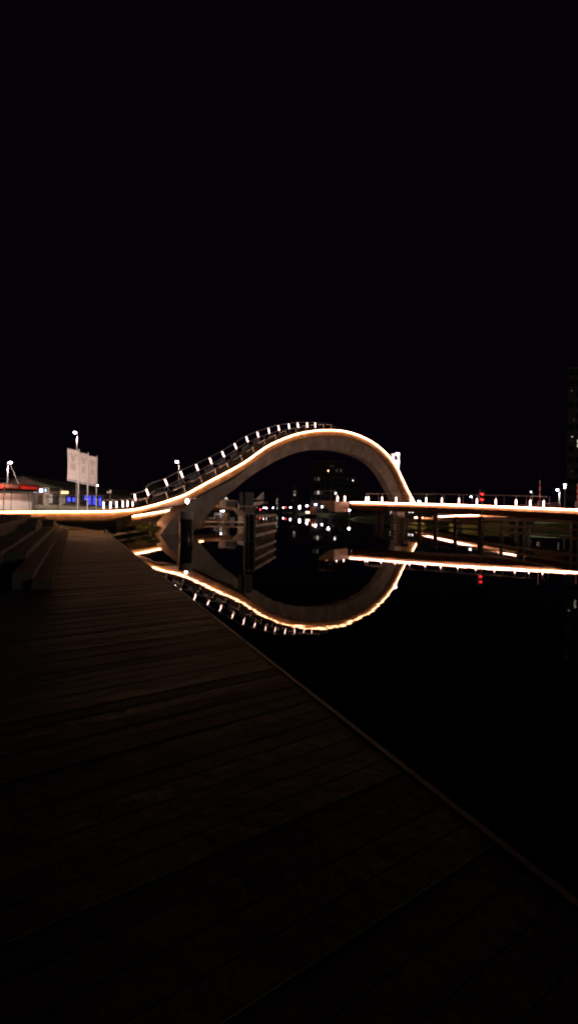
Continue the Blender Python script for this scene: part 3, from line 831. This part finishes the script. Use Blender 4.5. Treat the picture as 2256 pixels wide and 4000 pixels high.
m = MB(); m.bx(-4.8, .4, -.9, -.8, zt+.45, zt+.48); m.build('fascia_lamp', black, K)
for px0, px1 in ((46, 43), (110, 117)):
    a, b2 = at(px0, 1911, 33), at(px1, 1996, 33); m = MB(); m.tube(a, b2, .02); tag(m.build('guy_pole', black), 'thin dark slanted pole before the kiosk wall, %s one' % ('left' if px0 == 46 else 'right'), 'pole')
# leaning mast
a, b2 = at(42, 1815, 46), at(64, 1868, 46)
E = empty('leaning_mast', (b2.x, 46, b2.z), label='slanted pole leaning from the gable up to the leftmost lamp', cat='pole')
m = MB(); m.tube(a, b2+(b2-a)*.9, .05); m.build('pole', galv, E)
# bicycle rack like frame right of kiosk
E = lempty('tubular_frame', at(144, 1992, 33), label='white tubular frame with two rungs standing right of the kiosk', cat='frame')
m = MB(); m.path([(-.2, 0, 0), (-.12, 0, 1.35), (.2, 0, 1.45)], .035); m.path([(.0, 0, 0), (.1, 0, 1.3)], .03); m.build('post', white, E)
for z in (.55, 1.2):
    m = MB(); m.tube((-.3, 0, z-.05), (.45, 0, z+.06), .03); m.build('rung', white, E)
# finger sign
c = at(430, 1990, 38); E = empty('finger_sign', (c.x, 38, 1.8), label='thin post with two small pale sign plates right of the flags', cat='sign')
m = MB(); m.tube((c.x, 38, 1.7), (c.x, 38, at(430, 1915, 38).z), .035); m.build('post', galv, E)
for x0, x1, y0, y1 in ((419, 427, 1919, 1926), (429, 436, 1915, 1926)):
    a, b2 = at(x0, y1, 37.9), at(x1, y0, 37.9); m = MB(); m.bx(a.x, b2.x, 37.85, 37.9, a.z, b2.z); m.build('sign_plate', white, E)

# ------------------------------------------------------------------ distant buildings
lw = [glow('lit_window_%s' % n, c, e) for n, c, e in (('dim', (1, .72, .55), .02), ('soft', (1, .78, .6), .065), ('bright', (1, .86, .7), .55), ('amber', (1, .42, .2), 6), ('white', (1, .95, .9), 2.2))]
def tower(px0, px1, ytop, Y, label, wins, floors, cols, depth=14, name='apartment_building'):
    a, b2 = at(px0, 1998, Y), at(px1, ytop, Y); z0 = .8; z1 = b2.z
    E = empty(name, ((a.x+b2.x)/2, Y, z0), label=label, cat='apartment building', group='dark apartment buildings')
    sk = a.x/Y*depth if px0 > 2000 else 0
    for nm, za, zb_, o_, mt in (('wall', z0, z1, 0, darkwall), ('roof', z1+.003, z1+.5, .3, roofm)):
        m = MB(); m.sweep([[Vector((a.x-o_, Y-o_, z)), Vector((b2.x+o_, Y-o_, z)), Vector((b2.x+o_+sk, Y+depth+o_, z)), Vector((a.x-o_+sk, Y+depth+o_, z))] for z in (za, zb_)]); m.build(nm, mt, E)
    lit = []
    for (x, y, wp, hp, k) in wins:
        c = at(x, y, Y); ww, hh = wp/F*Y, hp/F*Y
        m = MB(); m.bx(c.x-ww/2-.12, c.x+ww/2+.12, Y-.06, Y-.003, c.z-hh/2-.12, c.z+hh/2+.12); f = m.build('window', black, E)
        m = MB(); m.bx(c.x-ww/2, c.x-.04, Y-.10, Y-.063, c.z-hh/2, c.z+hh/2); m.bx(c.x+.04, c.x+ww/2, Y-.10, Y-.063, c.z-hh/2, c.z+hh/2); m.build('pane', lw[k], f)
        lit.append((c.x, c.z, ww, hh))
    for j in range(floors):
        for i in range(cols):
            x = a.x+(b2.x-a.x)*(i+.5)/cols; z = z0+1.8+(z1-z0-2.6)*j/max(1, floors-1)
            if any(abs(x-lx) < ww/2+1.1 and abs(z-lz) < hh/2+1.2 for lx, lz, ww, hh in lit): continue
            m = MB(); m.bx(x-.7, x+.7, Y-.05, Y-.003, z-.8, z+.8); m.build('window', glassd, E)
    return E
tower(1214, 1345, 1805, 230, 'tall dark apartment block seen through the arch, one amber lamp high up',
      [(1281, 1839, 4.5, 6, 3), (1314, 1838, 6, 12, 0), (1330, 1838, 4.5, 11, 1), (1243, 1871, 8, 13, 1), (1229, 1871, 4, 12, 0), (1229, 1925, 4, 12, 1), (1242, 1924, 9, 13, 2), (1256, 1926, 4, 10, 0), (1291, 1820, 3, 8, 0), (1300, 1821, 3, 8, 0)], 9, 7)
tower(1296, 1400, 1868, 205, 'wide dark apartment block right under the arch, a white window near the deck',
      [(1309.5, 1927, 7, 9, 4), (1377, 1877, 4.5, 4.5, 4), (1356, 1872, 6, 2, 0), (1300, 1976, 4, 8, 1)], 6, 6)
tower(1140, 1164, 1895, 330, 'slim dark apartment block left of the tall one, one pale lit window',
      [(1150.5, 1921, 9, 10, 1), (1150, 1933, 7, 5, 2), (1140.8, 1955, 2, 4, 1)], 5, 2)
tower(1074, 1090, 1935, 380, 'narrow dark stair tower with a column of small lights at the canal end',
      [(1082.5, 1951, 4, 4, 2), (1080, 1959, 4, 3, 2), (1081, 1967, 5, 3.5, 2), (1082.5, 1975, 4, 3.5, 1), (1082, 1985, 4, 8, 2)], 0, 0)
tower(2208, 2330, 1445, 105, 'huge dark tower block at the right edge with few lit windows',
      [(2229, 1527, 6, 3, 1), (2231, 1706.5, 6, 4.5, 2), (2227, 1720, 3, 3, 0), (2254, 1724, 7, 12, 2), (2254, 1741, 7, 12, 2), (2231, 1841, 4, 4, 0), (2238, 1640, 4, 6, 0)], 14, 4, name='apartment_building')
# bright stair tower behind the arch's right slope
BS = empty('stair_tower', at(1543, 2000, 105), label='brightly lit white stair tower peeking out behind the right slope of the arch', cat='building')
a, b2 = at(1522, 2003, 105), at(1556, 1772, 105)
m = MB(); m.bx(a.x, b2.x, 105, 111, .8, b2.z-4.2); m.build('lower_wall', darkwall, BS)
wl = mat('pale_render', (.5, .46, .42), (.6, .56, .5), .7, 1)
m = MB(); m.bx(a.x, b2.x-.35, 105, 111, b2.z-4.197, b2.z); m.build('upper_wall', wl, BS)
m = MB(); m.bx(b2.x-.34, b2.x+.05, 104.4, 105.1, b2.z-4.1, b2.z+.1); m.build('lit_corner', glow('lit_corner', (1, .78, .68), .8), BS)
c = at(1546, 1786, 104.9); m = MB(); m.bx(c.x-.45, c.x+.4, 104.93, 104.997, c.z-.7, c.z+.7); m.build('window', glassd, BS)
for y in (1773, 1804):
    c = at(1551, y, 104); m = MB(); m.ball(c, .42, 8, .7); m.build('lamp', lens_pink, BS)
    add_light('stair_glow', 'POINT', c+Vector((-.6, -.8, -.4)), 90, (1, .85, .8), BS, .2)
# low lit buildings on the right bank behind the ramp
RS = empty('pavilion', at(1560, 2010, 80), label='low pavilion with small bright lights behind the foot of the arch', cat='building')
a, b2 = at(1500, 2008, 80), at(1680, 1985, 80)
m = MB(); m.bx(a.x, b2.x, 80, 88, .9, b2.z); m.build('wall', darkwall, RS)
m = MB(); m.bx(a.x-.4, b2.x+.4, 79.5, 88.5, b2.z+.003, b2.z+.25); m.build('roof', roofm, RS)
for x, y, wp, hp, k in ((1527, 2001, 8, 17, 2), (1597, 1999, 4, 6, 4), (1603, 2000, 5, 7, 2), (1611, 1999, 4, 9, 4), (1643, 1997, 4, 5, 3), (1577, 1957.5, 3, 2.5, 4)):
    if y < 1980: continue
    c = at(x, y, 79.9); m = MB(); m.bx(c.x-wp/F*40, c.x+wp/F*40, 79.9, 79.997, max(c.z-hp/F*40, .95), c.z+hp/F*40); m.build('window', lw[k], RS)
for x in (1571, 1579, 1633, 1639):
    c = at(x, 1958, 95); E = empty('bollard_light', (c.x, 95, 1), label='tiny white light on the right bank beyond the deck railing, one of two pairs', cat='lamp', group='pairs of tiny white lights beyond the deck')
    m = MB(); m.tube((c.x, 95, 1), (c.x, 95, c.z), .06); m.build('post', galv, E)
    m = MB(); m.ball(c, .16, 8); m.build('lens', lens_cool, E)

# houseboat with orange panel far down the canal
a, b2 = at(1196, 1999, 165), at(1227, 1980, 165)
HB = empty('houseboat', ((a.x+b2.x)/2, 165, 0), label='moored houseboat with an orange cabin and lit white window, far down the canal', cat='houseboat')
m = MB(); x0, x1 = a.x-1.2, b2.x+1.2
m.sweep([[Vector((x0+dx, y, z)) for dx, z in ((0, .9), (.6, -.3))]+[Vector((x1-dx, y, z)) for dx, z in ((.6, -.3), (0, .9))] for y in (164, 168)]); m.build('hull', black, HB)
cx = at(1210, 1990, 165).x
m = MB(); m.bx(cx, b2.x, 164.6, 167.4, 1.0, 4.0); m.build('cabin', mat('orange_cabin', (.6, .14, .03), None, .6), HB)
m = MB(); m.bx(a.x-.5, cx-.01, 164.7, 167.4, 1.0, 2.3); m.build('deckhouse', white, HB)
m = MB(); m.bx(a.x-.3, cx-.2, 164.63, 164.697, 1.3, 2.1); m.build('window', glow('boat_window', (1, .85, .6), 2.5), HB)
add_light('boat_lamp', 'POINT', (cx+1.2, 162.8, 3.6), 30, (1, .6, .35), HB, .2)
m = MB(); m.ball((cx+1.2, 162.8, 3.85), .1, 8); m.bar((cx+1.2, 162.8, 3.9), (cx+1.2, 164.6, 3.9), .04, .04); m.build('lamp_bracket', black, HB)
# small moored boat behind left fence
c = at(862, 2006, 66)
BT = empty('moored_boat', (c.x, 66, 0), label='small dark boat with bluish white deck light left of the pivot pier', cat='boat')
m = MB()
rg = []
for k in range(9):
    u = k/8; w_ = .95*math.sin(math.pi*min(1, .15+u*.85))**.5 if u < 1 else .05; x = c.x-2.6+5*u
    rg.append([Vector((x, 66-w_, .65+.2*u)), Vector((x, 66-w_*.6, -.1)), Vector((x, 66+w_*.6, -.1)), Vector((x, 66+w_, .65+.2*u))])
m.sweep(rg); m.build('hull', white, BT)
m = MB(); m.bx(c.x-1, c.x+.8, 65.4, 66.6, .7, 1.55); m.build('cabin', white, BT)
lp = at(872, 1994, 65.2)
m = MB(); m.tube((lp.x, 66, 1.5), (lp.x, 66, lp.z), .03); m.build('mast', galv, BT)
m = MB(); m.ball(lp, .2, 8); m.ball(lp+Vector((-.35, 0, -.05)), .12, 8); m.build('deck_light', glow('boat_light', (.8, .82, 1), 25), BT)
# white tent-like gable seen above left machine housing
a = at(883, 1950, 90)
TN = empty('tent', (a.x, 90, 2), label='small white pointed tent roof left of the sign backs', cat='tent')
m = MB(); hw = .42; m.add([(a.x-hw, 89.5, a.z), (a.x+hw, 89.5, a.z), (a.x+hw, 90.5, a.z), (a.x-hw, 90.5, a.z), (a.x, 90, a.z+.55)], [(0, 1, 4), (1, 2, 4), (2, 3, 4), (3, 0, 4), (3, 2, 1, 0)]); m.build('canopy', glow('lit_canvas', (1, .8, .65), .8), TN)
for sx in (-1, 1):
    m = MB(); m.tube((a.x+sx*hw*.9, 89.6, 1.5), (a.x+sx*hw*.9, 89.6, a.z), .04); m.build('leg', white, TN)

# ------------------------------------------------------------------ plants on the left bank
def leaf_clump(m, c, r, n, size, mi=0, flat=1.0):
    for _ in range(n):
        v = Vector((random.gauss(0, 1), random.gauss(0, 1), random.gauss(0, 1))).normalized()*r*random.random()**.4
        v.z *= flat
        p = Vector(c)+v
        a = Vector((random.uniform(-1, 1), random.uniform(-1, 1), random.uniform(-.6, 1))).normalized()*size*random.uniform(.6, 1.3)
        b_ = a.cross(Vector((random.uniform(-1, 1), random.uniform(-1, 1), random.uniform(-1, 1)))).normalized()*size*.35
        m.add([p-a*.5, p+b_*.5, p+a*.5, p-b_*.5], [(0, 1, 2, 3)], mi)
shrubs = [(560, 30.8, .55, 'dark rounded bush under the ramp, left one'), (600, 31.0, .62, 'dark rounded bush under the ramp, nearest the sloping concrete leg'),
          (486, 28.6, .35, 'low tufted weed bush beside the far end of the boardwalk'), (664, 34.5, .75, 'bright yellowish bush lit by the strip between leg and ramp')]
for px, Y, r, lab in shrubs:
    u = (px-CX)/F; x = u*Y; o = interp(LSH, Y)-x; zb = max(left_z(o, Y), .1)
    E = empty('bush', (x, Y, zb), label=lab, cat='bush', group='bushes on the left bank')
    m = MB()
    for k in range(7): leaf_clump(m, (x+random.uniform(-r, r)*.8, Y+random.uniform(-r, r)*.5, zb+r*random.uniform(.3, .9)), r*.5, 130, .13, 0, .8)
    m.build('leaves', leaf, E)
    m = MB()
    for k in range(5): m.tube((x, Y, zb-.1), (x+random.uniform(-r, r)*.7, Y, zb+r), .02, .008, 5)
    m.build('stems', bark, E)
# reeds / grass as stuff
m = MB()
for _ in range(5200):
    Y = random.uniform(27.6, 62); o = random.uniform(.35, 7.5); x = interp(LSH, Y)-o
    z = left_z(o, Y)-.02; h_ = random.uniform(.12, .42)*(1.3 if o < 1.5 else 1); dx, dy = random.uniform(-.12, .12), random.uniform(-.1, .1); w_ = .02
    m.add([(x-w_, Y, z), (x+w_, Y, z), (x+dx, Y+dy, z+h_)], [(0, 1, 2)])
tag(m.build('grass', mat('wild_blades', (.10, .12, .025), (.18, .18, .05), .8, 2)), 'tufts of wild grass on the left canal bank below the ramps', 'grass', kind='stuff')
m = MB()
for _ in range(6500):
    X = random.uniform(20.5, 46); Y = random.uniform(60.6, 70)
    sh = interp([(20.5, 62.5), (26, 61), (38, 60), (60, 59.5)], X)
    if Y < sh+.2: continue
    o = X-interp(RSH, Y)
    if o < .2: continue
    z = right_z(o, Y)-.02; h_ = random.uniform(.08, .25); w_ = .025
    m.add([(X-w_, Y, z), (X+w_, Y, z), (X+random.uniform(-.08, .08), Y, z+h_)], [(0, 1, 2)])
tag(m.build('grass', mat('lawn_blades', (.13, .19, .03), (.22, .28, .05), .8, 2)), 'mown and lit green grass on the right canal bank', 'grass', kind='stuff')
# stone edging along the shore
E = empty('shore_edging', (-12.3, 27, 0), label='low pale edging beam where the left bank meets the water', cat='edging')
m = MB(); pp = [Vector((-11.75, 25.6, .22)), Vector((-11.95, 27.5, .24)), Vector((-12.1, 31, .24)), Vector((-12.3, 36, .22))]
for a, b2 in zip(pp, pp[1:]): m.bar(a, b2, .14, .12)
m.build('beam', concrete, E)
m = MB(); m.tube((-11.9, 25.0, -.4), (-11.9, 25.0, .62), .12, .12, 10)
tag(m.build('timber_post', timber_l), 'short pale timber post at the far water corner of the boardwalk', 'post')
# trees: dark crowns behind
def tree(x, Y, h_, r, zb, lab, lf=leafd):
    E = empty('tree', (x, Y, zb), label=lab, cat='tree', group='dark trees on the banks')
    m = MB(); m.tube((x, Y, zb-.2), (x, Y, zb+h_*.55), .22, .1, 8)
    for k in range(6):
        a_ = random.uniform(0, 6.28); m.tube((x, Y, zb+h_*random.uniform(.3, .5)), (x+math.cos(a_)*r*.7, Y+math.sin(a_)*r*.7, zb+h_*random.uniform(.6, .85)), .09, .03, 6)
    m.build('trunk', bark, E)
    m = MB()
    for k in range(16):
        v = Vector((random.gauss(0, 1), random.gauss(0, 1), random.gauss(0, .8))).normalized()*r*random.random()**.5
        leaf_clump(m, (x+v.x, Y+v.y, zb+h_*.68+v.z*.8), r*.4, 90, .32)
    m.build('crown', lf, E)
tree(24.0, 192, 8, 3, 1.2, 'small tree beside the brightest far quay lamp', leaf)
tree(18.5, 150, 7, 2.6, 1.0, 'dark tree on the right bank below the amber window', leafd)
tree(33, 92, 6.5, 2.5, 1.2, 'dark tree beyond the deck railing, left of the red signals', leafd)
tree(-26, 75, 5.6, 2.2, 2.2, 'dark tree right of the flags, behind the arch foot', leafd)
tree(-19, 95, 6.5, 2.4, 2.2, 'dark tree on the left bank behind the steel pile', leafd)

# clean helper flags
for o in bpy.data.objects:
    if LOCAL in o.keys(): del o[LOCAL]
